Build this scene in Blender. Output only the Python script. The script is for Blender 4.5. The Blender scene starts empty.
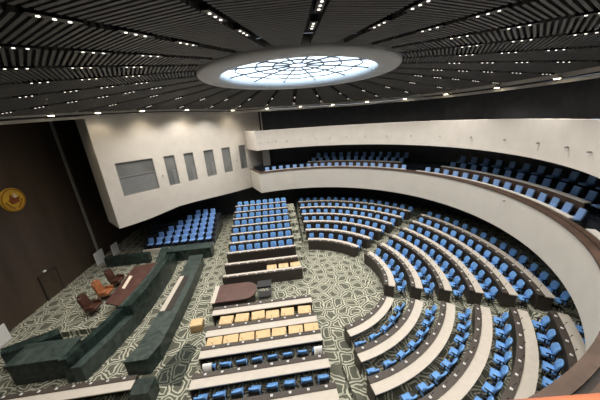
import bpy, bmesh, math, random
from mathutils import Vector, Matrix
random.seed(4)
S = bpy.context.scene
COL = S.collection
PI = math.pi
rad = math.radians

# ------------------------------------------------------------------ materials
MATS = {}
SKY, BEAM, SPOTW = 1.3, 300, 42
def principled(name, rough=.6, metal=0.0, spec=.4):
    m = bpy.data.materials.new(name); m.use_nodes = True
    nt = m.node_tree; b = nt.nodes['Principled BSDF']
    b.inputs['Roughness'].default_value = rough
    b.inputs['Metallic'].default_value = metal
    b.inputs['Specular IOR Level'].default_value = spec
    MATS[name] = m
    return m, nt, b
def N(nt, t, **kw):
    n = nt.nodes.new(t)
    for k, v in kw.items():
        if k in n.inputs: n.inputs[k].default_value = v
        else: setattr(n, k, v)
    return n
def noisy(name, c, var=.12, scale=6, rough=.6, metal=0.0, spec=.4, stretch=None):
    """procedural colour: two close tones mixed by noise"""
    m, nt, b = principled(name, rough, metal, spec)
    g = N(nt, 'ShaderNodeNewGeometry'); src = g.outputs['Position']
    if stretch:
        mp = N(nt, 'ShaderNodeMapping'); mp.inputs['Scale'].default_value = stretch
        nt.links.new(src, mp.inputs['Vector']); src = mp.outputs['Vector']
    n = N(nt, 'ShaderNodeTexNoise', Scale=scale, Detail=4.0)
    r = N(nt, 'ShaderNodeValToRGB')
    r.color_ramp.elements[0].position = .3; r.color_ramp.elements[1].position = .7
    r.color_ramp.elements[0].color = [x * (1 - var) for x in c] + [1]
    r.color_ramp.elements[1].color = [min(1, x * (1 + var)) for x in c] + [1]
    nt.links.new(src, n.inputs['Vector'])
    nt.links.new(n.outputs['Fac'], r.inputs['Fac'])
    nt.links.new(r.outputs['Color'], b.inputs['Base Color'])
    return m
def emissive(name, c, strength, sampled=True):
    m, nt, b = principled(name)
    b.inputs['Base Color'].default_value = (*c, 1)
    b.inputs['Emission Color'].default_value = (*c, 1)
    b.inputs['Emission Strength'].default_value = strength
    if not sampled: m.cycles.emission_sampling = 'NONE'
    return m

noisy('cream_plaster', (.66, .62, .56), .04, 1.5, .75, spec=.2)
noisy('parapet_white', (.66, .63, .57), .03, 1.2, .7, spec=.2)
noisy('brown_wall', (.060, .043, .031), .2, 1.5, .45, stretch=(1, 1, .15))
noisy('dark_wall', (.045, .048, .055), .2, 2, .45)
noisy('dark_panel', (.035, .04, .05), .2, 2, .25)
noisy('slat_grey', (.14, .137, .13), .1, 4, .5)
noisy('ceiling_black', (.018, .018, .018), .1, 3, .7)
noisy('ring_grey', (.56, .56, .56), .04, 2, .5)
noisy('drum_white', (.75, .8, .86), .03, 2, .6)
noisy('mullion', (.10, .12, .15), .1, 4, .5)
noisy('desk_cream', (.56, .51, .44), .05, 5, .5, spec=.3)
noisy('desk_brown', (.036, .029, .024), .2, 5, .45, stretch=(1, 1, 3))
noisy('shelf_dark', (.065, .052, .043), .15, 6, .5)
noisy('maroon_wood', (.095, .046, .037), .2, 2.5, .4)
noisy('blue_fabric', (.17, .38, .76), .12, 14, .75, spec=.2)
noisy('blue_pale', (.27, .44, .76), .12, 14, .75, spec=.2)
noisy('blue_tier', (.20, .37, .72), .12, 14, .7, spec=.2)
noisy('black_plastic', (.012, .013, .016), .2, 10, .4)
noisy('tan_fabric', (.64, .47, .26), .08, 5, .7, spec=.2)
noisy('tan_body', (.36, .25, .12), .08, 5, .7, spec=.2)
noisy('leather_brown', (.34, .13, .055), .35, 5, .35)
noisy('leather_dark', (.07, .03, .02), .3, 5, .35)
noisy('rim_brown', (.10, .063, .045), .25, 3, .45)
noisy('rim_dark', (.03, .022, .018), .2, 3, .5)
noisy('rail_orange', (.34, .11, .055), .15, 8, .4)
noisy('white_paint', (.72, .72, .70), .03, 4, .5)
noisy('white_cloth', (.78, .77, .74), .06, 9, .85)
noisy('paper', (.72, .63, .50), .05, 6, .8)
noisy('strip_metal', (.33, .31, .28), .05, 4, .4)
noisy('cornice_grey', (.6, .57, .52), .05, 4, .5)
noisy('gold', (.72, .44, .05), .12, 5, .4, metal=.25)
noisy('gold_dark', (.40, .20, .03), .15, 5, .45, metal=.2)
noisy('emblem_red', (.22, .06, .02), .2, 5, .5)
noisy('door_wood', (.055, .04, .027), .2, 2, .5)
noisy('steel', (.5, .5, .5), .08, 6, .3, metal=.9)
noisy('window_glass', (.16, .165, .16), .35, .35, .12, spec=.6)
noisy('blind_reflection_grey', (.20, .205, .205), .06, 3, .6)
noisy('frame_grey', (.24, .235, .22), .06, 3, .5)
emissive('lamp_lens', (1, .93, .80), 1.3, sampled=False)
emissive('spot_lens', (1, .86, .62), 9, sampled=False)

def marble():
    m, nt, b = principled('green_marble', .3, spec=.4)
    g = N(nt, 'ShaderNodeNewGeometry')
    n = N(nt, 'ShaderNodeTexNoise', Scale=2.6, Detail=9.0, Distortion=1.6)
    r = N(nt, 'ShaderNodeValToRGB')
    e = r.color_ramp.elements
    e[0].position = .35; e[0].color = (.006, .011, .010, 1)
    e[1].position = .62; e[1].color = (.030, .050, .043, 1)
    x = e.new(.78); x.color = (.10, .14, .125, 1)
    nt.links.new(g.outputs['Position'], n.inputs['Vector'])
    nt.links.new(n.outputs['Fac'], r.inputs['Fac'])
    nt.links.new(r.outputs['Color'], b.inputs['Base Color'])
marble()
def marble_top():
    m, nt, b = principled('green_marble_polished', .35, spec=.4)
    g = N(nt, 'ShaderNodeNewGeometry')
    n = N(nt, 'ShaderNodeTexNoise', Scale=2.2, Detail=8.0, Distortion=1.2)
    r = N(nt, 'ShaderNodeValToRGB')
    e = r.color_ramp.elements
    e[0].position = .3; e[0].color = (.022, .034, .030, 1)
    e[1].position = .7; e[1].color = (.070, .095, .085, 1)
    nt.links.new(g.outputs['Position'], n.inputs['Vector'])
    nt.links.new(n.outputs['Fac'], r.inputs['Fac'])
    nt.links.new(r.outputs['Color'], b.inputs['Base Color'])
marble_top()

def carpet(name, dark, light):
    """woven carpet: pale interlaced rings on a dark sage ground"""
    m, nt, b = principled(name, .95, spec=.1)
    L = nt.links.new
    g = N(nt, 'ShaderNodeNewGeometry')
    mp = N(nt, 'ShaderNodeMapping'); mp.inputs['Scale'].default_value = (1, 1, 0)
    L(g.outputs['Position'], mp.inputs['Vector'])
    nz = N(nt, 'ShaderNodeTexNoise', Scale=2.0, Detail=1.5)
    L(mp.outputs['Vector'], nz.inputs['Vector'])
    mx = N(nt, 'ShaderNodeMix'); mx.data_type = 'VECTOR'; mx.inputs[0].default_value = .28
    L(mp.outputs['Vector'], mx.inputs[4]); L(nz.outputs['Color'], mx.inputs[5])
    def M(op, a, c=None, **kw):
        n = N(nt, 'ShaderNodeMath'); n.operation = op
        for i, v in enumerate((a, c)):
            if v is None: continue
            if isinstance(v, (int, float)): n.inputs[i].default_value = v
            else: L(v, n.inputs[i])
        return n.outputs[0]
    def line(src, centre, width):
        d = M('ABSOLUTE', M('SUBTRACT', src, centre))
        return M('LESS_THAN', d, width)
    v1 = N(nt, 'ShaderNodeTexVoronoi'); v1.voronoi_dimensions = '2D'; v1.feature = 'DISTANCE_TO_EDGE'
    v1.inputs['Scale'].default_value = 2.1; v1.inputs['Randomness'].default_value = .72
    L(mx.outputs[1], v1.inputs['Vector'])
    a = M('LESS_THAN', v1.outputs['Distance'], .05)
    c = line(v1.outputs['Distance'], .20, .038)
    f = M('MAXIMUM', a, c)
    cm = N(nt, 'ShaderNodeMix'); cm.data_type = 'RGBA'
    cm.inputs[6].default_value = (*dark, 1); cm.inputs[7].default_value = (*light, 1)
    L(f, cm.inputs[0])
    L(cm.outputs[2], b.inputs['Base Color'])
carpet('carpet', (.115, .118, .090), (.47, .465, .37))
carpet('carpet_dark_patch', (.030, .036, .030), (.11, .12, .095))

# ------------------------------------------------------------------ mesh helpers
class MB:
    def __init__(s): s.bm = bmesh.new()
    def face(s, vs):
        try: s.bm.faces.new(vs)
        except ValueError: pass
    def hexa(s, P):
        v = [s.bm.verts.new(p) for p in P]
        for q in ((0,3,2,1), (4,5,6,7), (0,1,5,4), (1,2,6,5), (2,3,7,6), (3,0,4,7)):
            s.face([v[i] for i in q])
    def box(s, x0, x1, y0, y1, z0, z1, M=None):
        P = [(x0,y0,z0), (x1,y0,z0), (x1,y1,z0), (x0,y1,z0), (x0,y0,z1), (x1,y0,z1), (x1,y1,z1), (x0,y1,z1)]
        if M is not None: P = [M @ Vector(p) for p in P]
        s.hexa(P); return s
    def rbox(s, x0, x1, y0, y1, z0, z1, r=.03, seg=2, M=None):
        t = bmesh.new()
        bmesh.ops.create_cube(t, size=1)
        for v in t.verts:
            v.co = Vector((x0 + (v.co.x + .5) * (x1 - x0), y0 + (v.co.y + .5) * (y1 - y0), z0 + (v.co.z + .5) * (z1 - z0)))
        bmesh.ops.bevel(t, geom=t.edges[:] + t.verts[:], offset=r, segments=seg, profile=.6, affect='EDGES')
        s.merge(t, M); return s
    def merge(s, t, M=None):
        mp = {}
        for v in t.verts: mp[v] = s.bm.verts.new(M @ v.co if M is not None else v.co)
        for f in t.faces: s.face([mp[v] for v in f.verts])
        t.free()
    def prism(s, poly, z0, z1):
        n = len(poly)
        a = [s.bm.verts.new((*p, z0)) for p in poly]; b = [s.bm.verts.new((*p, z1)) for p in poly]
        s.face(a[::-1]); s.face(b)
        for i in range(n): s.face([a[i], a[(i+1) % n], b[(i+1) % n], b[i]])
        return s
    def cyl(s, p, q, r0, r1=None, n=12):
        r1 = r0 if r1 is None else r1
        p, q = Vector(p), Vector(q); d = (q - p).normalized()
        u = d.orthogonal().normalized(); w = d.cross(u)
        a = [s.bm.verts.new(p + (u * math.cos(2*PI*i/n) + w * math.sin(2*PI*i/n)) * r0) for i in range(n)]
        b = [s.bm.verts.new(q + (u * math.cos(2*PI*i/n) + w * math.sin(2*PI*i/n)) * r1) for i in range(n)]
        s.face(a[::-1]); s.face(b)
        for i in range(n): s.face([a[i], a[(i+1) % n], b[(i+1) % n], b[i]])
        return s
    def sweep(s, secs, closed=False):
        """secs: list of closed cross-sections (lists of points); skin them"""
        V = [[s.bm.verts.new(p) for p in sec] for sec in secs]
        n = len(V[0])
        rng = range(len(V)) if closed else range(len(V) - 1)
        for i in rng:
            a, b = V[i], V[(i+1) % len(V)]
            for j in range(n): s.face([a[j], a[(j+1) % n], b[(j+1) % n], b[j]])
        if not closed: s.face(V[0][::-1]); s.face(V[-1])
        return s
    def arc(s, prof, a0, a1, n, rf=None, zf=None):
        """prof: list of (dr,z); rf(angle)->base radius"""
        secs = []
        for i in range(n + 1):
            a = a0 + (a1 - a0) * i / n
            r = rf(a) if rf else 0
            secs.append([((r + d) * math.cos(rad(a)), (r + d) * math.sin(rad(a)), z) for d, z in prof])
        return s.sweep(secs)
    def mesh(s, name, mat, smooth=False):
        bmesh.ops.recalc_face_normals(s.bm, faces=s.bm.faces[:])
        me = bpy.data.meshes.new(name); s.bm.to_mesh(me); s.bm.free()
        me.materials.append(MATS[mat])
        if smooth:
            for p in me.polygons: p.use_smooth = True
        return me
    def build(s, name, mat, parent=None, smooth=False):
        o = bpy.data.objects.new(name, s.mesh(name, mat, smooth)); COL.objects.link(o)
        if parent is not None: o.parent = parent
        return o
def rect(r0, r1, z0, z1): return [(r0, z0), (r1, z0), (r1, z1), (r0, z1)]
def empty(name, loc=(0,0,0), rz=0.0):
    o = bpy.data.objects.new(name, None); COL.objects.link(o)
    o.location = loc; o.rotation_euler = (0, 0, rz); o.empty_display_size = .2
    return o
def tag(o, label, cat, group=None):
    o['label'] = label; o['category'] = cat
    if group: o['group'] = group
    return o
def struct(o): o['kind'] = 'structure'; return o
def copy_tree(o, parent=None):
    c = o.copy(); COL.objects.link(c)
    if parent is not None: c.parent = parent
    for ch in list(o.children): copy_tree(ch, c)
    return c
class Proto:
    """first use places the object itself, later uses place copies with their parts"""
    def __init__(s, root): s.root = root; s.used = False
    def place(s, loc, rz, label, group=None):
        o = copy_tree(s.root) if s.used else s.root
        s.used = True
        o.location = loc; o.rotation_euler = (0, 0, rz)
        o['label'] = label
        if group: o['group'] = group
        return o
ORD = 'first second third fourth fifth sixth seventh eighth ninth tenth eleventh twelfth thirteenth fourteenth fifteenth sixteenth seventeenth eighteenth nineteenth twentieth'.split()
def nth(i):
    if i < 20: return ORD[i]
    tens = {2: 'twenty', 3: 'thirty'}[(i + 1) // 10]
    k = (i + 1) % 10
    return tens + ('-' + ORD[k-1] if k else 'th')

# ------------------------------------------------------------------ dimensions
def interp(x, K):
    if x <= K[0][0]: return K[0][1]
    for (a, b), (c, d) in zip(K, K[1:]):
        if x <= c:
            t = (x - a) / (c - a); t = t * t * (3 - 2 * t)
            return b + (d - b) * t
    return K[-1][1]
RGAL = 10.93
rg = lambda a: RGAL
ru = lambda a: RGAL
ZB, ZT, ZUB, ZUT = 3.445, 5.46, 7.60, 9.37
RISE = .25
def ceil_z(r): return 12.6 - .09 * r

# ------------------------------------------------------------------ room shell
f = MB(); f.prism([(-17.0, -16), (17, -16), (17, 16), (-17.0, 16)], -.15, 0)
struct(f.build('floor', 'carpet'))
# curved tiers (steps carrying the desks)
R0, DR = 4.63, 1.38
RA = .22
row_r = lambda i: R0 + DR * i - .015 * i * i
for i in range(1, 6):
    m = MB(); m.arc(rect(row_r(i) - .42, 15.2 if i == 5 else row_r(i + 1) - .42, 0, RA * i), -86, 88, 60)
    struct(m.build('floor', 'carpet'))
YB = [-2.24, -3.70, -4.88, -6.19, -7.42]
YT = [.92, 1.92, 3.0, 4.05, 5.08, 6.1, 7.1, 8.1, 9.05]
RN = .12
for i in range(1, 5):
    y1 = YB[i] + .45; y0 = YB[i+1] + .45 if i < 4 else -10
    struct(MB().box(-5.75, .3, y0, y1, 0, RN * i).build('floor', 'carpet'))
for i in range(1, 9):
    y0 = YT[i] - .40; y1 = YT[i+1] - .40 if i < 8 else 10.6
    struct(MB().box(-5.85, -.05, y0, y1, 0, RISE * i).build('floor', 'carpet'))
# raised rows under the slanting wall
for i in range(6):
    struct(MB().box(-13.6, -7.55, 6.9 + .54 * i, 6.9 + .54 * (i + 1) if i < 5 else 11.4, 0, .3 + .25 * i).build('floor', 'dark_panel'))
# front wall
struct(MB().box(-17.3, -17.0, -16, 16, 0, 11.6).build('wall_front', 'brown_wall'))
struct(MB().box(-17.0, -16.94, 6.84, 7.06, 0, 11.2).build('trim_1', 'strip_metal'))
# lower back walls
struct(MB().box(-17.0, -2.6, 14.8, 15.0, 0, 11.4).build('wall_back', 'dark_wall'))
m = MB(); m.arc(rect(15.3, 15.6, 0, 11.3), -150, 102, 90)
struct(m.build('wall_curved', 'dark_wall'))

# slanting cream wall with six windows (lifted above the side seats)
A = Vector((-13.15, 4.52)); B = Vector((-4.27, 13.31)); D = (B - A).normalized(); NRM = Vector((-D.y, D.x))   # NRM points behind
L0 = (B - A).length
def wl(s, d, z): p = A + D * s + NRM * d; return (p.x, p.y, z)
LEN = 15.2
wins = [(.84, 3.31), (4.10, 4.97), (5.72, 6.59), (7.55, 8.54), (9.41, 10.39), (11.44, 12.3)]
ZW0, ZW1 = 5.64, 8.04
w = MB()
def wb(s0, s1, z0, z1, d0=0, d1=.35):
    w.hexa([wl(s0, d0, z0), wl(s1, d0, z0), wl(s1, d1, z0), wl(s0, d1, z0), wl(s0, d0, z1), wl(s1, d0, z1), wl(s1, d1, z1), wl(s0, d1, z1)])
BOW = [(0, ZB), (1.0, ZB), (2.0, 3.48), (3.0, 3.59), (4.4, 3.76), (5.7, 3.74), (7.2, 3.66), (8.9, 3.55), (10.7, 3.47), (12.2, ZB), (LEN, ZB)]
w.sweep([[wl(q, 0, z), wl(q, .35, z), wl(q, .35, ZW0), wl(q, 0, ZW0)] for q, z in BOW])
w.sweep([[wl(q, .35, z), wl(q, 2.6, z), wl(q, 2.6, z + .25), wl(q, .35, z + .25)] for q, z in BOW])
wb(0, LEN, ZW1, 11.5)
xs = [0] + [x for p in wins for x in p] + [LEN]
for k in range(0, len(xs), 2): wb(xs[k], xs[k+1], ZW0, ZW1)
wb(0, .3, ZB + .25, 11.3, .35, 2.6)                 # end face return
struct(w.build('wall_left', 'cream_plaster'))
for k, (s0, s1) in enumerate(wins):
    fr = MB(); t = .06
    def fb(a, b, z0, z1, d0=.05, d1=.16):
        fr.hexa([wl(a, d0, z0), wl(b, d0, z0), wl(b, d1, z0), wl(a, d1, z0), wl(a, d0, z1), wl(b, d0, z1), wl(b, d1, z1), wl(a, d1, z1)])
    fb(s0, s1, ZW0, ZW0 + t); fb(s0, s1, ZW1 - t, ZW1); fb(s0, s0 + t, ZW0 + t, ZW1 - t); fb(s1 - t, s1, ZW0 + t, ZW1 - t)
    if k == 0: fb(s0 + t, s1 - t, 6.98, 7.04)
    W = struct(fr.build('window_%d' % (k + 1), 'frame_grey'))
    g = MB(); g.hexa([wl(s0 + t, .10, ZW0 + t), wl(s1 - t, .10, ZW0 + t), wl(s1 - t, .115, ZW0 + t), wl(s0 + t, .115, ZW0 + t),
                      wl(s0 + t, .10, ZW1 - t), wl(s1 - t, .10, ZW1 - t), wl(s1 - t, .115, ZW1 - t), wl(s0 + t, .115, ZW1 - t)])
    g.build('pane', 'window_glass', W)
    if k == 0:
        g = MB(); g.hexa([wl(s0 + t, .085, ZW0 + t), wl(s1 - t, .085, ZW0 + t), wl(s1 - t, .098, ZW0 + t), wl(s0 + t, .098, ZW0 + t),
                          wl(s0 + t, .085, 6.98), wl(s1 - t, .085, 6.98), wl(s1 - t, .098, 6.98), wl(s0 + t, .098, 6.98)])
        g.build('blind_and_reflection', 'blind_reflection_grey', W)
    else:
        a = s1 - .36
        g = MB(); g.hexa([wl(a, .085, ZW0 + t), wl(s1 - t, .085, ZW0 + t), wl(s1 - t, .098, ZW0 + t), wl(a, .098, ZW0 + t),
                          wl(a, .085, 6.9), wl(s1 - t, .085, 6.9), wl(s1 - t, .098, 6.9), wl(a, .098, 6.9)])
        g.build('blind_and_reflection', 'blind_reflection_grey', W)  # lighter lower right of the pane's reflection, put in as a grey sheet

# lower gallery: parapet, slab, tiers, wooden rim
m = MB(); m.arc(rect(0, .22, ZB, ZT - .06), -112, 106.6, 130, rg); struct(m.build('wall_gallery_parapet', 'parapet_white'))
c0 = Vector((rg(106.6) * math.cos(rad(106.6)), rg(106.6) * math.sin(rad(106.6)))); c1 = Vector((-4.22, 13.28))
def seg(m, p, q, th, z0, z1):
    d = (q - p).normalized(); n = Vector((-d.y, d.x)) * th
    m.prism([p, q, q - n, p - n], z0, z1); return m
struct(seg(MB(), c1, c0, -.2, ZB, ZT - .06).build('wall_gallery_return', 'parapet_white'))
struct(seg(MB(), c1, c0, -.35, ZT - .06, ZT).build('trim_2', 'rim_brown'))
m = MB(); m.arc(rect(.22, 4.3, ZB, ZB + .3), -112, 106, 110, rg); struct(m.build('ceiling_under_gallery', 'dark_panel'))
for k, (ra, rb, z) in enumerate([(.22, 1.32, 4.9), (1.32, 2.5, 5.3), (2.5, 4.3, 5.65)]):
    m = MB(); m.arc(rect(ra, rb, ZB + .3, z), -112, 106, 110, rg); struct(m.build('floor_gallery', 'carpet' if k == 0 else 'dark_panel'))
m = MB(); m.arc(rect(-.05, .17, ZT - .06, ZT + .02), -112, 106.6, 130, rg); struct(m.build('trim_3', 'rim_brown'))
m = MB(); m.arc(rect(.17, .27, ZT - .14, ZT - .05), -112, 106.6, 130, rg); struct(m.build('trim_4', 'rim_dark'))
m = MB(); m.arc(rect(.27, .46, ZT - .2, ZT), -112, 106.6, 130, rg); struct(m.build('trim_5', 'rim_brown'))
for k, (ra, rb, z, mt) in enumerate([(.46, .56, ZT - .07, 'rim_dark'), (.56, .90, ZT - .02, 'rim_brown'), (.90, 1.0, ZT - .09, 'rim_dark'), (1.0, 1.5, ZT - .04, 'rim_brown')]):
    m = MB(); m.arc(rect(ra, rb, 4.9, z), -112, -54, 40, rg); struct(m.build('trim_%d' % (6 + k), mt))
# upper gallery
m = MB(); m.arc(rect(0, .25, ZUB, ZUT), -41, 106.4, 110, ru); struct(m.build('wall_upper_parapet', 'cream_plaster'))
m = MB(); m.arc(rect(.25, 4.3, ZUB, ZUB + .35), -41, 106, 100, ru); struct(m.build('floor_upper_gallery', 'dark_panel'))
p0 = Vector((ru(106.4) * math.cos(rad(106.4)), ru(106.4) * math.sin(rad(106.4)))); p1 = Vector((-4.35, 13.15))
struct(seg(MB(), p1, p0, -.25, ZUB, ZUT).build('wall_upper_return', 'cream_plaster'))
# viewing balcony under the camera
m = MB(); m.arc(rect(12.75, 15.3, 8.2, 8.45), -118, -72, 30); struct(m.build('floor_balcony', 'dark_panel'))
# gallery back: doorway frames, lit opening at the left end
struct(MB().box(-2.75, -2.0, 13.5, 13.7, 4.9, 7.6).build('wall_pier', 'cream_plaster'))
# ceiling backing cone
secs = []
m = MB(); n = 96
ra = [4.6, 8, 12, 15.6]
ring = [[m.bm.verts.new((r * math.cos(2*PI*i/n), r * math.sin(2*PI*i/n), ceil_z(r) + .32)) for i in range(n)] for r in ra]
for a, b in zip(ring, ring[1:]):
    for i in range(n): m.face([a[i], a[(i+1) % n], b[(i+1) % n], b[i]])
struct(m.build('ceiling', 'ceiling_black'))
m = MB()
ang = [rad(100 + 180 * i / 40) for i in range(41)]
prev = None
for a in ang:
    R1 = min(25, 17.7 / max(1e-6, abs(math.cos(a)))); R1 = max(15.6, min(R1, 24))
    cur = [m.bm.verts.new((r * math.cos(a), r * math.sin(a), ceil_z(min(r, 18)) + .32)) for r in (15.55, R1)]
    if prev: m.face([prev[0], cur[0], cur[1], prev[1]])
    prev = cur
struct(m.build('ceiling', 'ceiling_black'))
# ceiling slats: twenty-eight wedges of parallel slats, dark channels between
def wedge(k):
    t0 = rad(-94 - 360/28 * k); t1 = t0 - rad(360/28); mid = (t0 + t1) / 2
    pad = .15
    left = abs(((math.degrees(mid) + 360) % 360) - 180) < 70
    RO = 16.6 if left else 13.2
    RI = 4.68
    phi = mid + PI/2
    d = Vector((math.cos(phi), math.sin(phi))); nn = Vector((-d.y, d.x))
    if nn.dot(Vector((math.cos(mid), math.sin(mid)))) < 0: nn = -nn
    # half planes: keep points p with g.p >= c
    HP = []
    for t, s in ((t0, 1), (t1, -1)):
        g = Vector((math.sin(t), -math.cos(t))) * s
        HP.append((g, pad))
    u = Vector((math.cos(mid), math.sin(mid))); HP.append((u, RI)); HP.append((-u, -RO))
    m = MB(); cnt = 0
    off = 4.0
    while off < RO * 1.3:
        p = nn * off; a, b = -30.0, 30.0
        for g, c in HP:
            gd = g.dot(d); v = c - g.dot(p)
            if abs(gd) < 1e-9:
                if v > 0: a, b = 1, -1
            elif gd > 0: a = max(a, v / gd)
            else: b = min(b, v / gd)
        if b - a > .12:
            ns = max(1, int((b - a) / 30)); secs = []
            for q in range(ns + 1):
                c = p + d * (a + (b - a) * q / ns); z = ceil_z(c.length)
                l = c + nn * .03; r = c - nn * .03
                secs.append([(l.x, l.y, z), (r.x, r.y, z), (r.x, r.y, z + .10), (l.x, l.y, z + .10)])
            m.sweep(secs); cnt += 1
        off += .13
    if cnt: struct(m.build('ceiling_slats', 'slat_grey'))
    else: m.bm.free()
for k in range(28): wedge(k)
# cornice along the ceiling edge
path = []
for i in range(0, 61):
    a = -100 + 205 * i / 60
    r = interp(a, [(-100, 13.7), (20, 13.7), (60, 13.0), (75, 12.5), (110, 12.4)])
    path.append((r * math.cos(rad(a)), r * math.sin(rad(a))))
path += [(-5.4, 11.75), (-8.2, 9.0), (-10.8, 6.42), (-13.4, 3.85), (-14.6, 2.7), (-16.9, .3)]
def follow(path, prof, name, mat):
    secs = []
    for i, p in enumerate(path):
        p = Vector(p); a = Vector(path[max(0, i-1)]); b = Vector(path[min(len(path)-1, i+1)])
        d = (b - a).normalized(); nrm = Vector((d.y, -d.x))     # outward
        z = ceil_z(p.length)
        secs.append([(p.x + nrm.x * u, p.y + nrm.y * u, z + v) for u, v in prof])
    m = MB(); m.sweep(secs); return struct(m.build(name, mat))
follow(path, [(0, -.10), (.12, -.10), (.12, .3), (0, .3)], 'trim_10', 'cornice_grey')
follow(path, [(.28, -.36), (.6, -.36), (.6, -.20), (.28, -.20)], 'trim_11', 'cornice_grey')
follow(path, [(.12, -.16), (.30, -.16), (.30, -.05), (.12, -.05)], 'trim_12', 'ceiling_black')

# ------------------------------------------------------------------ skylight
ZO = 12.08; RG = 3.72
sk = struct(empty('window_7', (0, 0, 0)))
n = 64
m = MB(); m.arc([(RG, ZO - .02), (4.60, ZO - .02), (4.66, ZO + .06), (4.66, ZO + .4), (4.55, ZO + .4), (RG, ZO + .1)], 0, 359.99, n); m.build('ceiling_ring', 'ring_grey', sk, True)
m = MB(); m.arc([(RG, ZO), (RG + .06, ZO), (RG + .06, ZO + .42), (RG, ZO + .42)], 0, 359.99, n); m.build('drum', 'drum_white', sk, True)
def dome(r): return ZO + .36 + .16 * (1 - (r / RG) ** 2)
m = MB()
rings = [RG * t for t in (.001, .2, .4, .6, .8, 1.0)]
V = [[m.bm.verts.new((r * math.cos(2*PI*i/n), r * math.sin(2*PI*i/n), dome(r))) for i in range(n)] for r in rings]
for a, b in zip(V, V[1:]):
    for i in range(n): m.face([a[i], a[(i+1) % n], b[(i+1) % n], b[i]])
emissive('sky_glass', (.74, .88, 1.0), SKY)
gl = m.build('pane', 'sky_glass', sk)
m = MB()
for k in range(12):
    a = 2*PI*k/12 + .13; pts = [.42, 1.2, 2.0, 2.8, RG]
    for r0, r1 in zip(pts, pts[1:]):
        m.cyl((r0*math.cos(a), r0*math.sin(a), dome(r0) - .05), (r1*math.cos(a), r1*math.sin(a), dome(r1) - .05), .032, n=6)
for r in (.45, 1.15, 1.95, 2.85):
    for i in range(48):
        # scalloped web rings
        f_ = lambda j: r + (.10 * r) * abs(math.sin(6 * (2*PI*j/48)) ) * .8
        a0 = 2*PI*i/48 + .13; a1 = 2*PI*(i+1)/48 + .13; q0 = f_(i); q1 = f_(i+1)
        m.cyl((q0*math.cos(a0), q0*math.sin(a0), dome(q0) - .05), (q1*math.cos(a1), q1*math.sin(a1), dome(q1) - .05), .028, n=6)
m.build('mullion', 'mullion', sk)

# ------------------------------------------------------------------ lamps
def mk_light(name, loc, energy, color, parent=None, kind='SPOT', size=.08, angle=110, rot=(0,0,0), blend=.8):
    l = bpy.data.lights.new(name, kind); l.energy = energy; l.color = color
    if kind == 'SPOT': l.spot_size = rad(angle); l.spot_blend = blend; l.shadow_soft_size = size
    o = bpy.data.objects.new(name, l); COL.objects.link(o)
    if parent is not None: o.parent = parent
    o.location = loc; o.rotation_euler = rot
    return o
t = empty('ceiling_downlight')
tag(t, '', 'downlight', 'triple downlights in the ceiling channels')
MB().box(-.36, .36, -.075, .075, -.02, .10).build('housing', 'black_plastic', t)
for x in (-.20, 0, .20): MB().cyl((x, 0, -.03), (x, 0, .0), .028).build('lens', 'lamp_lens', t)
DL = Proto(t)
AN = {0: 'near'}
cnt = 0
for k in range(28):
    a = -94 - 360/28 * k
    an = ((a + 180) % 360) - 180
    for j, r in enumerate((6.9, 8.2, 9.5, 11.0, 12.6, 14.2, 15.6)):
        left = abs(abs(an) - 180) < 62
        if r > 13 and not left: continue
        far = 15 < an < 165
        if far and j not in (1, 3): continue
        x, y = r * math.cos(rad(a)), r * math.sin(rad(a))
        if r > 11 and (Vector((x, y)) - A).dot(NRM) > -1.0: continue
        lab = 'triple downlight, %s from the skylight in the %s ceiling channel clockwise from top centre' % (ORD[j], nth(k))
        o = DL.place((x, y, ceil_z(r) - .01), rad(a), lab, 'triple downlights in the ceiling channels')
        o.rotation_euler = (0, math.atan(.09), rad(a))
        if far or (j in (0, 2, 4) and k % 2 == 0):
            mk_light('downlight_beam', (x, y, ceil_z(r) - .12), BEAM * (.8 if far else 1), (1, .94, .87), size=.03, angle=130); cnt += 1
t = empty('cornice_spotlight'); tag(t, '', 'spotlight', 'warm spotlights along the cornice')
MB().cyl((0, 0, -.05), (0, 0, .12), .16, .12, 16).build('housing', 'cornice_grey', t)
MB().cyl((0, 0, -.07), (0, 0, -.045), .14, .14, 16).build('lens', 'spot_lens', t)
SP = Proto(t)
spots = [(-15.2, 1.2), (-13.61, 2.75), (-12.1, 4.25), (-10.3, 6.0), (-8.0, 8.25), (-4.9, 11.3), (-1.75, 12.05), (1.48, 12.1), (4.6, 11.7), (7.5, 10.3), (10.2, 8.5), (12.1, 5.9), (13.3, 2.7), (13.45, -.7), (12.9, -4.2), (11.3, -7.4)]
for i, (x, y) in enumerate(spots):
    z = ceil_z(math.hypot(x, y)) - .12
    SP.place((x, y, z), 0, 'warm cornice spotlight, %s from the brown wall' % nth(i), 'warm spotlights along the cornice')
    mk_light('spotlight_beam', (x, y, z - .12), SPOTW, (1, .84, .62), size=.04, angle=140)

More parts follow.
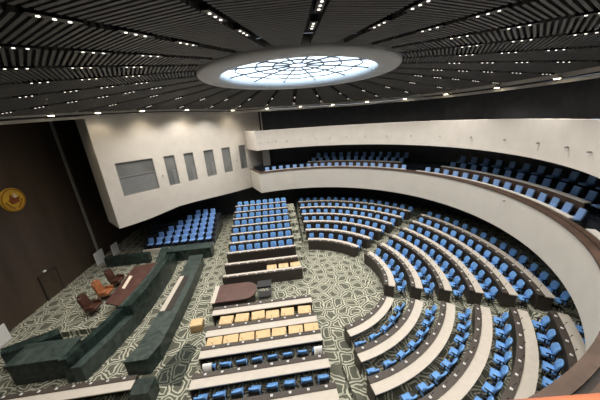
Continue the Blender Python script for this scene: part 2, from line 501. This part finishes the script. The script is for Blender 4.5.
# ------------------------------------------------------------------ chairs
def armchair(name, fabric, shell, label, cat):
    t = empty(name); tag(t, label, cat)
    MB().rbox(-.25, .25, -.20, .26, .42, .53, .04).build('seat', fabric, t, True)
    m = MB()
    secs = []
    for z, dy, hw in ((.50, 0, .22), (.66, -.015, .245), (.84, -.055, .245), (.95, -.10, .22), (.98, -.10, .18)):
        th = .10 if z < .95 else .07
        secs.append([(x, -.22 + dy + (.05 * (x / .25) ** 2) + o, z) for x, o in
                     [(-hw, 0), (-hw*.5, 0), (0, 0), (hw*.5, 0), (hw, 0), (hw, th), (hw*.5, th), (0, th), (-hw*.5, th), (-hw, th)]])
    m.sweep(secs); m.build('backrest', fabric, t, True)
    m = MB(); secs = []
    for z, dy, hw in ((.44, 0, .23), (.60, -.012, .25), (.72, -.03, .25), (.80, -.045, .22)):
        secs.append([(x, -.265 + dy + (.05 * (x / .25) ** 2) + o, z) for x, o in
                     [(-hw, 0), (-hw*.5, 0), (0, 0), (hw*.5, 0), (hw, 0), (hw, .04), (hw*.5, .04), (0, .04), (-hw*.5, .04), (-hw, .04)]])
    m.sweep(secs); m.build('back_shell', shell, t, True)
    for s in (-1, 1):
        m = MB(); x0, x1 = sorted((s * .265, s * .315))
        m.rbox(x0, x1, -.20, .16, .64, .685, .015); m.box(x0 + .012, x1 - .012, -.02, .04, .44, .645)
        m.box(min(0, s * .30), max(0, s * .30), -.02, .04, .395, .435)
        m.build('armrest', shell, t)
    m = MB(); m.cyl((0, 0, .08), (0, 0, .42), .035)
    for k in range(5):
        a = 2*PI*k/5 + .3; c, s = math.cos(a), math.sin(a)
        m.cyl((0, 0, .10), (.27 * c, .27 * s, .06), .03, .018, 8); m.cyl((.27*c, .27*s, 0), (.27*c, .27*s, .06), .03, .03, 8)
    m.build('base', shell, t)
    return t
CH = Proto(armchair('armchair', 'blue_fabric', 'black_plastic', '', 'armchair')); CH.root.scale = (.77, .78, .93)
def tiered_seat(name, fabric, cat):
    t = empty(name); tag(t, '', cat)
    MB().rbox(-.25, .25, -.18, .27, .36, .47, .04).build('seat', fabric, t, True)
    Mx = Matrix.Translation((0, -.17, .44)) @ Matrix.Rotation(rad(14), 4, 'X')
    MB().rbox(-.23, .23, -.05, .05, 0, .48, .035, M=Mx).build('backrest', fabric, t, True)
    m = MB(); m.box(-.05, .05, -.12, .12, 0, .37); m.box(-.16, .16, -.14, .16, 0, .03); m.build('pedestal', 'black_plastic', t)
    return t
GS = Proto(tiered_seat('gallery_chair', 'blue_pale', 'gallery seat')); GS.root.scale = (.84, .84, .9)
TS = Proto(tiered_seat('tiered_chair', 'blue_tier', 'seat')); TS.root.scale = (.92, .80, .95)
# boxy tan ottomans of the front rows
t = empty('ottoman'); tag(t, '', 'ottoman'); t.scale = (.93, .85, 1)
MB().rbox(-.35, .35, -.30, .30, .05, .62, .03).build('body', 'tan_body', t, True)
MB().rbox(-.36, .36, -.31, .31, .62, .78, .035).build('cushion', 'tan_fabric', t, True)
for sx in (-1, 1):
    for sy in (-.24, .24): MB().cyl((sx * .3, sy, 0), (sx * .3, sy, .06), .025, .025, 8).build('foot', 'black_plastic', t)
TN = Proto(t)

# ------------------------------------------------------------------ desks
mic = MB(); mic.rbox(-.045, .045, -.04, .04, 0, .035, .008, 1); MICM = mic.mesh('microphone', 'white_paint')
mc = MB(); mc.cyl((0, 0, .03), (0, .05, .28), .006, .006, 6); mc.cyl((0, .05, .28), (0, .075, .33), .014, .014, 8); GOOM = mc.mesh('gooseneck', 'black_plastic')
def add_mics(t, spots):
    for x, y, z, rz in spots:
        o = bpy.data.objects.new('microphone', MICM); COL.objects.link(o); o.parent = t; o.location = (x, y, z); o.rotation_euler = (0, 0, rz)
        g = bpy.data.objects.new('gooseneck', GOOM); COL.objects.link(g); g.parent = o
def straight_desk(x0, x1, yc, z, face, label, group, mics, cat='desk', length_mat='desk_cream'):
    """yc: middle of the pale worktop; face=+1 front towards +y"""
    t = empty('bench_desk', ((x0 + x1) / 2, yc, z), 0 if face > 0 else PI); tag(t, label, cat, group)
    h = (x1 - x0) / 2; d1, d2 = (.18, .36) if face > 0 else (.06, .22)
    MB().box(-h, h, -.18, d1, .72, .765).build('worktop', length_mat, t)
    MB().box(-h, h, d1, d2, .76, .80).build('microphone_shelf', 'shelf_dark', t)
    MB().box(-h, h, d2 - .04, d2, 0, .76).build('front_panel', 'desk_brown', t)
    for s in (-1, 1):
        a, b = sorted((s * (h - .05), s * h)); MB().box(a, b, -.15, d2 - .04, 0, .72).build('end_panel', 'desk_brown', t)
    inv = 1 if face > 0 else -1
    add_mics(t, [((x - (x0 + x1) / 2) * inv, (d1 + d2) / 2, .80, PI) for x in mics])
    return t
# bottom (near) straight block, faces the middle (+y)
xs8 = [-.58 - .625 * k for k in range(8)]
GBD = 'straight desks of the near block'
for i, y in enumerate(YB):
    straight_desk(-5.56 + .04 * i, -.32 + .02 * i, y, RN * i, 1, 'pale topped straight desk in the near block, %s row back from the maroon table' % ORD[i], GBD, [x for x in xs8] if i < 4 else xs8[:4])
xt = [-.79, -1.67, -2.44, -3.17, -3.98, -4.76]
for k, x in enumerate(xt):
    TN.place((x, YB[0] - .62 + random.uniform(-.05, .05), 0), rad(random.uniform(-5, 5)), 'boxy tan ottoman in front row of the near block, %s from the right end' % ORD[k], 'boxy tan ottomans of the near block')
xt2 = [-.64, -1.37, -2.14, -2.87, -3.60, -4.32, -5.04]
for k, x in enumerate(xt2):
    TN.place((x, YB[1] - .51, RN), rad(random.uniform(-3, 3)), 'boxy tan ottoman in second row of the near block, %s from the right end' % ORD[k], 'boxy tan ottomans of the near block')
LONE = TN.place((-6.4, -2.38, 0), rad(4), 'lone boxy tan ottoman on the carpet left of the near block', None)
LONE.scale = (.85, .8, .6)
GBC = 'blue armchairs of the near block'
for i in (2, 3):
    for k, x in enumerate(xs8):
        CH.place((x, YB[i] - (.46 if i == 2 else .40), RN * i), rad(random.uniform(-6, 6)), 'blue armchair of the near block seen from behind, %s from the right, %s row' % (ORD[k], 'third' if i == 2 else 'fourth'), GBC)
# white cloths on two chairs of the third row
def cloth(x, y, z, label):
    m = MB(); secs = []
    prof = [(-.30, .62), (-.30, .82), (-.26, 1.02), (-.18, 1.06), (-.12, .98), (-.10, .80), (-.09, .70)]
    W = [.16, .2, .23, .21, .18]
    for q in range(7):
        u = (q - 3) / 3
        secs.append([(u * .17 + .01 * math.sin(7 * p[1] + q), p[0] - .06 + .02 * math.sin(9 * u + 5 * p[1]), p[1] + .015 * math.cos(8 * u)) for p in prof] +
                    [(u * .17, p[0] - .045, p[1] - .012) for p in prof[::-1]])
    m.sweep(secs); o = m.build('cloth', 'white_cloth', None, True); o.location = (x, y, z); tag(o, label, 'cloth'); return o
cloth(xs8[0], YB[2] - .46, RN * 2, 'white cloth over the backrest of the rightmost armchair in the near block')
cloth(xs8[7], YB[2] - .46, RN * 2, 'white cloth over the backrest of the leftmost armchair in the near block')

# top (far) straight block, faces -y
GTD = 'straight desks of the far block'
xsT = [-1.05 - .6 * k for k in range(8)]
for i, y in enumerate(YT):
    straight_desk(-5.6, -.45 if i == 0 else -.58 - .03 * i, y, RISE * i, -1, 'pale topped straight desk in the far block, %s row back from the maroon table' % ORD[i], GTD, xsT)
for k, x in enumerate((-.85, -1.65, -2.45)):
    TN.place((x, YT[0] + .47, 0), PI, 'boxy tan ottoman in front row of the far block, %s from the right end' % ORD[k], 'boxy tan ottomans of the far block')
for i in range(2, 9):
    for k, x in enumerate(xsT):
        CH.place((x, YT[i] + .44, RISE * i), PI + rad(random.uniform(-5, 5)), 'blue armchair in the far straight block, %s from the right, %s armchair row' % (ORD[k], ORD[i-2]), 'blue armchairs of the far straight block').scale = (.88, .80, 1.0)

# curved sections
def aisle_pts(a, hw, r): return math.degrees(math.asin(hw / r))
def curved(a0f, a1f, nameof, chair_n, seen_from):
    for i in range(6):
        r = row_r(i); z = RA * i
        a0, a1 = a0f(r), a1f(r)
        am = (a0 + a1) / 2; n = max(6, int(abs(a1 - a0) / 3))
        t = empty('curved_desk', (0, 0, z)); tag(t, 'pale topped curved desk in the %s, %s row out from the middle' % (nameof, ORD[i]), 'desk', 'curved desks of the ' + nameof)
        rf = lambda a: r
        m = MB(); m.arc(rect(0, .36, .72, .765), a0, a1, n, rf); m.build('worktop', 'desk_cream', t)
        m = MB(); m.arc(rect(-.23, 0, .76, .80), a0, a1, n, rf); m.build('microphone_shelf', 'shelf_dark', t)
        m = MB(); m.arc(rect(-.23, -.19, 0, .76), a0, a1, n, rf); m.build('front_panel', 'desk_brown', t)
        for a, s in ((a0, 1), (a1, -1)):
            da = s * math.degrees(.05 / r)
            m = MB(); m.arc(rect(-.19, .30, 0, .72), a, a + da, 1, rf); m.build('end_panel', 'desk_brown', t)
        rc = r + .70
        b0, b1 = a0f(rc), a1f(rc)
        span = rad(b1 - b0) * rc
        nn = max(3, int(round((span - .35) / .70)))
        first = b1 if seen_from == 'hi' else b0
        for k in range(nn):
            a = b0 + (b1 - b0) * (k + .5) / nn
            kk = nn - 1 - k if seen_from == 'hi' else k
            CH.place((rc * math.cos(rad(a)), rc * math.sin(rad(a)), z), rad(a + 90 + random.uniform(-7, 7)),
                     'blue armchair in the %s, %s from its left end in the %s row' % (nameof, ORD[kk] if kk < 20 else nth(kk), ORD[i]), 'blue armchairs of the ' + nameof)
        add_mics(t, [((r - .12) * math.cos(rad(a)), (r - .12) * math.sin(rad(a)), .80, rad(a - 90)) for a in [a0 + (a1 - a0) * (k + .5) / nn for k in range(nn)]])
AL, AH = -31.2, 27.6
hwr = lambda hw: (lambda r: math.degrees(math.asin(hw / r)))
h45, h5 = hwr(.5), hwr(.5)
curved(lambda r: -math.degrees(math.acos(.94 / r)), lambda r: AL - h45(r), 'near curved section', None, 'lo')
curved(lambda r: AL + h45(r), lambda r: AH - h5(r), 'right curved section', None, 'hi')
curved(lambda r: AH + h5(r), lambda r: math.degrees(math.acos(.53 / r)), 'far curved section', None, 'hi')

struct(MB().box(-13.4, -7.55, 6.72, 6.9, 0, .42).build('trim_13', 'desk_cream'))
# side seats under the slanting cream wall
for i in range(6):
    for k in range(8 - i):
        x = -8.0 - .70 * k; y = 7.3 + .54 * i
        if (Vector((x, y)) - A).dot(NRM) > 4.5: continue
        TS.place((x, y, .3 + .25 * i), PI, 'bright blue fixed chair under the slanting cream wall, %s from right, %s row' % (ORD[k], ORD[i]), 'fixed seats under the slanting wall')

# gallery ledges and seats
def ledge(a0, a1, d0, d1, z0, z1, label):
    t = empty('gallery_ledge'); tag(t, label, 'ledge desk')
    n = max(4, int((a1 - a0) / 2.5))
    m = MB(); m.arc(rect(d0, d1, z1 - .05, z1), a0, a1, n, rg); m.build('worktop', 'parapet_white', t)
    m = MB(); m.arc(rect(d0 + .02, d0 + .06, z0, z1 - .05), a0, a1, n, rg); m.build('front_panel', 'rim_brown', t)
ledge(-26, 29.5, .50, .70, 4.9, 5.48, 'long white ledge behind the wooden rim of the right gallery')
ledge(34, 103, .50, .70, 4.9, 5.48, 'long white ledge behind the wooden rim of the far gallery')
ledge(-48, -31.5, .50, .75, 4.9, 5.47, 'short white ledge behind the wooden rim past the gallery aisle')
ledge(-22, 22, 1.38, 1.62, 5.3, 5.90, 'white ledge in front of the second seat row of the right gallery')
ledge(38, 81, 1.38, 1.62, 5.3, 5.90, 'white ledge in front of the second seat row of the far gallery')
def gallery_row(a0, a1, d, z, n, side, row):
    for k in range(n):
        a = a1 - (a1 - a0) * (k + .5) / n; r = rg(a) + d
        GS.place((r * math.cos(rad(a)), r * math.sin(rad(a)), z), rad(a + 90 + random.uniform(-3, 3)),
                 'pale blue seat in the %s row of the %s gallery, %s from its left end' % (row, side, nth(k)), 'pale blue seats of the %s gallery' % side)
gallery_row(34.5, 103, .97, 4.9, 20, 'far', 'front'); gallery_row(-25.4, 28, .97, 4.9, 15, 'right', 'front')
gallery_row(38, 80, 2.1, 5.3, 13, 'far', 'second'); gallery_row(-23, 22, 2.1, 5.3, 13, 'right', 'second')
gallery_row(38, 78, 3.3, 5.65, 12, 'far', 'third'); gallery_row(-24, 22, 3.3, 5.65, 13, 'right', 'third')
for k in range(14):
    a = 42 - 5.4 * k
    GS.place((13.4 * math.cos(rad(a)), 13.4 * math.sin(rad(a)), 8.38), rad(a + 90), 'dim blue seat behind the upper cream parapet, %s from the left' % ORD[k], 'seats of the upper gallery')
m = MB(); m.arc(rect(12.9, 14.6, ZUB + .35, 8.38), -41, 60, 40); struct(m.build('floor_upper_gallery', 'dark_panel'))

# wall cameras / spots along the bands
t = empty('wall_speaker'); tag(t, '', 'wall fixture', 'small fixtures on the upper parapet')
MB().rbox(-.06, .06, .06, .20, -.06, .06, .02).build('body', 'strip_metal', t, True)
MB().box(-.02, .02, 0, .08, -.02, .02).build('bracket', 'black_plastic', t)
t.scale = (.65, .65, .65)
WS = Proto(t)
for i, a in enumerate((104.5, 100.5, 96.5, 91, 84, 76.5, 69, 61, 52, 42, 31, 19, 7, -5, -16, -25, -32)):
    r = ru(a); WS.place((r * math.cos(rad(a)), r * math.sin(rad(a)), 8.33), rad(a + 90), 'small grey fixture on the upper parapet, %s from the left end' % nth(i), 'small fixtures on the upper parapet')
for s, z, lab in ((3.75, 6.6, 'small grey fixture on the cream wall between the wide window and the next'), (10.95, 6.65, 'small grey fixture on the cream wall between the last two windows')):
    p = wl(s, 0, z); WS.place(p, math.atan2(D.y, D.x) + PI, lab)
a = -9; WS.place((rg(a) * math.cos(rad(a)), rg(a) * math.sin(rad(a)), 5.1), rad(a + 90), 'small grey fixture just under the wooden rim of the right gallery')

# ------------------------------------------------------------------ middle of the floor
t = empty('conference_table', (-4.65, -.72, 0)); tag(t, 'maroon topped table with a rounded right end in the middle of the floor', 'table')
def rounded(x0, x1, y0, y1, rr):
    P = [(x0, y0)]
    for k in range(7): a = -PI/2 + PI/2 * k / 6; P.append((x1 - rr + rr * math.cos(a), y0 + rr + rr * math.sin(a)))
    for k in range(7): a = PI/2 * k / 6; P.append((x1 - rr + rr * math.cos(a), y1 - rr + rr * math.sin(a)))
    return P + [(x0, y1)]
MB().prism(rounded(-.95, 1.3, -.80, .72, .68), .74, .80).build('tabletop', 'maroon_wood', t)
MB().box(-1.2, -.95, -.80, .72, .74, .80).build('end_leaf', 'desk_cream', t)
MB().prism(rounded(-1.15, 1.15, -.72, .64, .6), 0, .74).build('base', 'desk_brown', t)
t = empty('display_cart', (-2.9, -.62, 0)); tag(t, 'black display on a metal frame cart at the right end of the maroon table', 'display cart')
MB().rbox(-.40, .40, -.30, .30, .86, 1.0, .02).build('display', 'black_plastic', t)
for sx in (-1, 1):
    for sy in (-1, 1): MB().cyl((sx * .38, sy * .28, 0), (sx * .38, sy * .28, .87), .02, .02, 8).build('leg', 'steel', t)
MB().box(-.38, .38, -.28, .28, .22, .25).build('shelf', 'black_plastic', t)
MB().cyl((.42, .0, .95), (.46, .0, 1.25), .015, .015, 8).build('handle', 'steel', t)

# ------------------------------------------------------------------ presiding rostrum (green marble)
FL = [(-10.5, -4.4), (-10.08, -3.0), (-9.78, -1.6), (-9.63, -.2), (-9.6, 1.4), (-9.68, 3.1), (-9.85, 4.6)]
def offs(P, d): return [(x - d, y) for x, y in P]
def ribbon(P, d0, d1, z0, z1): return MB().prism(offs(P, d0) + offs(P, d1)[::-1], z0, z1)
t = empty('rostrum', (0, 0, 0)); tag(t, 'long green marble presiding rostrum facing the rows with a brown desk top', 'rostrum')
ribbon(FL[2:6], 0, .45, 0, 1.42).build('front_wall', 'green_marble', t)
ribbon(FL[2:6], .45, .62, 0, 1.42).build('top_ledge', 'green_marble_polished', t)
MB().prism([(-10.45, -1.35), (-10.38, 2.95), (-11.8, 2.7), (-11.5, -.9)], 1.18, 1.26).build('desktop', 'maroon_wood', t)
MB().prism([(-10.6, -1.2), (-10.6, 2.6), (-10.9, 2.6), (-10.9, -1.1)], 0, 1.18).build('desk_base', 'desk_brown', t)
ribbon(FL[:3], 0, .40, 0, .80).build('lower_ledge', 'green_marble_polished', t)
ribbon(FL[:3], .40, .72, 0, 1.30).build('raised_back', 'green_marble', t)
ribbon(FL[5:], 0, .55, 0, .95).build('end_wall', 'green_marble', t)
t = empty('marble_counter', (-12.05, -3.63, 0)); tag(t, 'wide dark green marble counter at the near end of the rostrum', 'counter')
MB().box(-1.45, .72, -.50, .54, 0, 1.08).build('body', 'green_marble', t)
MB().box(-1.5, .78, -.54, .58, 1.08, 1.15).build('top', 'green_marble_polished', t)
o = MB().prism([(-14.85, -2.95), (-13.05, -2.1), (-12.65, -2.5), (-14.45, -3.36)], 0, 1.0).build('marble_wall', 'green_marble'); tag(o, 'slanting dark marble low wall behind the wide marble counter', 'low wall')
o = seg(MB(), Vector((-11.45, 6.0)), Vector((-10.95, 3.7)), -.55, 0, .9).build('marble_wall', 'green_marble_polished'); tag(o, 'green marble low wall from the far end of the rostrum towards the side seats', 'low wall')
o = MB().box(-15.5, -12.2, 5.3, 5.65, 0, .8).build('marble_wall', 'green_marble'); tag(o, 'dark low wall between the white wall panels and the side seats', 'low wall')
t = empty('marble_wall', (-9.1, 5.4, 0)); tag(t, 'long green marble low wall in front of the bright blue side seats', 'low wall')
MB().box(-1.55, 1.8, -.40, .48, 0, .86).build('body', 'green_marble', t)
MB().box(-1.6, 1.85, -.45, .52, .86, .93).build('top', 'green_marble_polished', t)
o = MB().box(-14.2, -11.0, -1.6, 3.1, 0, .3).build('floor_dais', 'carpet'); struct(o)
# papers and chairs at the rostrum
o = MB().prism([(-11.08, .18), (-11.30, .28), (-11.54, 1.6), (-11.31, 1.5)], 1.262, 1.272).build('paper_strip', 'paper'); tag(o, 'cream paper strip lying on the brown rostrum desk', 'paper')
def leather(name, mat, label):
    t = empty(name); tag(t, label, 'leather chair', 'brown leather chairs behind the rostrum')
    MB().rbox(-.34, .34, -.30, .36, .38, .56, .06).build('seat', mat, t, True)
    Mx = Matrix.Translation((0, -.30, .50)) @ Matrix.Rotation(rad(12), 4, 'X')
    MB().rbox(-.34, .34, -.09, .09, 0, .92, .07, M=Mx).build('backrest', mat, t, True)
    MB().rbox(-.20, .20, -.12, .10, .90, 1.02, .04, M=Mx).build('headrest', mat, t, True)
    for s in (-1, 1):
        a, b = sorted((s * .34, s * .46)); MB().rbox(a, b, -.26, .32, .40, .74, .05).build('armrest', mat, t, True)
    m = MB(); m.cyl((0, 0, .06), (0, 0, .40), .05)
    for k in range(5):
        a = 2*PI*k/5; m.cyl((0, 0, .1), (.34*math.cos(a), .34*math.sin(a), .03), .03, .025, 8)
    m.build('base', 'leather_dark', t)
    return t
leather('leather_chair', 'leather_dark', 'dark brown leather chair behind the rostrum, nearest to us').location = (-12.65, -.35, .3)
leather('leather_chair', 'leather_brown', 'bright tan brown leather chair in the middle behind the rostrum').location = (-12.75, .95, .3)
leather('leather_chair', 'leather_dark', 'dark leather chair behind the rostrum, farthest from us').location = (-12.75, 2.15, .3)
for o in bpy.data.objects:
    if o.name.startswith('leather_chair'): o.rotation_euler = (0, 0, rad(-90)); o.scale = (.85, .85, .85)
# clerks' bench
CL = [(-7.74, -4.55), (-7.5, -3.8), (-7.45, -1.8), (-7.45, .2), (-7.5, 2.0), (-7.65, 4.1)]
t = empty('clerk_bench'); tag(t, 'long green marble bench on the carpet parallel to the rostrum', 'bench desk')
ribbon(CL, .05, .95, 0, .79).build('body', 'green_marble', t)
ribbon(CL, 0, 1.0, .79, .85).build('top', 'green_marble_polished', t)
MB().box(-8.42, -8.16, -1.7, 1.4, .85, .88).build('worktop', 'desk_cream', t)
MB().box(-8.16, -7.82, -1.7, 1.4, .85, .87).build('console', 'desk_brown', t)
# thin sheet with the carpet pattern in darker tones, beside the near block
o = MB().prism([(-6.75, -3.2), (-6.15, -3.5), (-6.3, -5.3), (-7.5, -5.08), (-7.4, -4.4)], 0, .012).build('carpet_dark_patch', 'carpet_dark_patch'); tag(o, 'dark green carpet patch between the marble bench and the near block', 'rug')
# near-left slanting desk
straight_desk(-15.0, -7.85, -5.52, 0, 1, 'pale topped desk at the bottom left edge of the floor', None, [-8.3 - .62 * k for k in range(10)])
o = MB().box(-7.80, -7.1, -5.95, -5.32, 0, .75).build('marble_block', 'green_marble'); tag(o, 'dark marble block at the right end of the bottom left desk', 'low wall')

# front wall items
def panel(name, loc, w, h, label):
    t = empty(name, loc, 0); tag(t, label, 'panel', 'white panels along the brown wall')
    MB().rbox(-.04, .04, -w/2, w/2, .06, h, .015).build('board', 'white_paint', t)
    MB().box(-.18, .18, -w/2 + .05, w/2 - .05, 0, .06).build('foot', 'strip_metal', t)
panel('white_panel', (-16.4, 6.15, 0), .95, 1.1, 'white freestanding panel nearest the light strip on the brown wall')
panel('white_panel', (-16.0, 7.5, 0), .8, 1.0, 'smaller white freestanding panel at the far end of the brown wall')
panel('white_panel', (-16.4, -1.65, 0), .95, 1.0, 'white freestanding panel at the left edge beside the brown wall')
d = struct(empty('door_1', (-17.0, 2.47, 0)))
MB().box(0, .05, -.58, .58, 0, 1.7).build('door_leaf', 'door_wood', d)
m = MB(); m.box(0, .08, -.66, -.58, 0, 1.78); m.box(0, .08, .58, .66, 0, 1.78); m.box(0, .08, -.58, .58, 1.7, 1.78); m.build('door_frame', 'desk_brown', d)
t = empty('wall_lamp', (-17.0, 2.33, 1.87)); tag(t, 'tiny white lamp on the brown wall just above the door', 'lamp')
MB().rbox(0, .10, -.09, .09, -.04, .06, .02).build('body', 'white_paint', t)
t = empty('emblem', (-17.0, 2.38, 6.72), 0); tag(t, 'round gold emblem mounted high on the brown wall', 'emblem')
MB().cyl((0, 0, 0), (.08, 0, 0), .70, .70, 48).build('disc', 'gold', t)
def yz(m, pts, x0, x1):
    a = [m.bm.verts.new((x0, y, z)) for y, z in pts]; b = [m.bm.verts.new((x1, y, z)) for y, z in pts]
    m.face(a); m.face(b[::-1])
    for i in range(len(pts)): m.face([a[i], a[(i+1) % len(pts)], b[(i+1) % len(pts)], b[i]])
    return m
m = MB(); secs = []
for i in range(48):
    a = 2*PI*i/48; c, s = math.cos(a), math.sin(a)
    secs.append([(.02, .60*c, .60*s), (.12, .60*c, .60*s), (.12, .66*c, .66*s), (.02, .66*c, .66*s)])
m.sweep(secs, True); m.build('rim', 'gold_dark', t)
m = MB(); yz(m, [(-.30, .02), (.34, .10), (.22, -.20), (-.16, -.22)], .08, .13); yz(m, [(-.20, .04), (-.10, .34), (.02, .08)], .08, .13); m.build('ship', 'emblem_red', t)
m = MB(); yz(m, [(.04, .10), (.10, .40), (.26, .14)], .08, .13); m.build('sail', 'paper', t)
m = MB(); yz(m, [(-.52, -.08), (-.30, -.40), (-.10, -.54), (-.06, -.46), (-.26, -.30), (-.44, -.02)], .08, .12); yz(m, [(.52, -.08), (.30, -.40), (.10, -.54), (.06, -.46), (.26, -.30), (.44, -.02)], .08, .12); m.build('wing', 'gold_dark', t)

# balcony handrail right in front of the viewer
t = empty('handrail'); tag(t, 'orange brown wooden handrail along the bottom right edge', 'handrail')
m = MB(); P0 = Vector((-2.5, -12.637, 9.4365)); P1 = Vector((.3, -12.882, 9.4365)); m.cyl(P0, P1, .03, .03, 16)
for o in [m.build('rail', 'rail_orange', t, True)]: pass
for q in (.06, .5, .95):
    p = P0.lerp(P1, q) + Vector((0, -.01, 0)); MB().cyl((p.x, p.y, 8.45), (p.x, p.y, 9.45), .012, .012, 8).build('post', 'steel', t)

# ------------------------------------------------------------------ camera, world, view
RM = Matrix(((0.991021, -0.116727, -0.065212), (0.097826, 0.300512, 0.948748), (0.091148, 0.946608, -0.309233)))
cam = bpy.data.cameras.new('camera'); co = bpy.data.objects.new('camera', cam); COL.objects.link(co)
rt, up, fw = RM[0], RM[1], RM[2]
mw = Matrix.Identity(4)
for i in range(3): mw[i][0] = rt[i]; mw[i][1] = up[i]; mw[i][2] = -fw[i]
mw[0][3], mw[1][3], mw[2][3] = -1.6085, -13.0117, 10.0
co.matrix_world = mw
cam.sensor_width = 36; cam.lens = 242.596 / 600 * 36; cam.clip_start = .02
S.camera = co
W = bpy.data.worlds.new('world'); S.world = W; W.use_nodes = True
W.node_tree.nodes['Background'].inputs[0].default_value = (.75, .86, 1, 1)
W.node_tree.nodes['Background'].inputs[1].default_value = .3
S.view_settings.view_transform = 'Standard'; S.view_settings.look = 'None'; S.view_settings.gamma = 1
S.view_settings.use_curve_mapping = False
S.view_settings.exposure = 0.72
S.cycles.use_denoising = True
S.cycles.max_bounces = 6; S.cycles.diffuse_bounces = 4
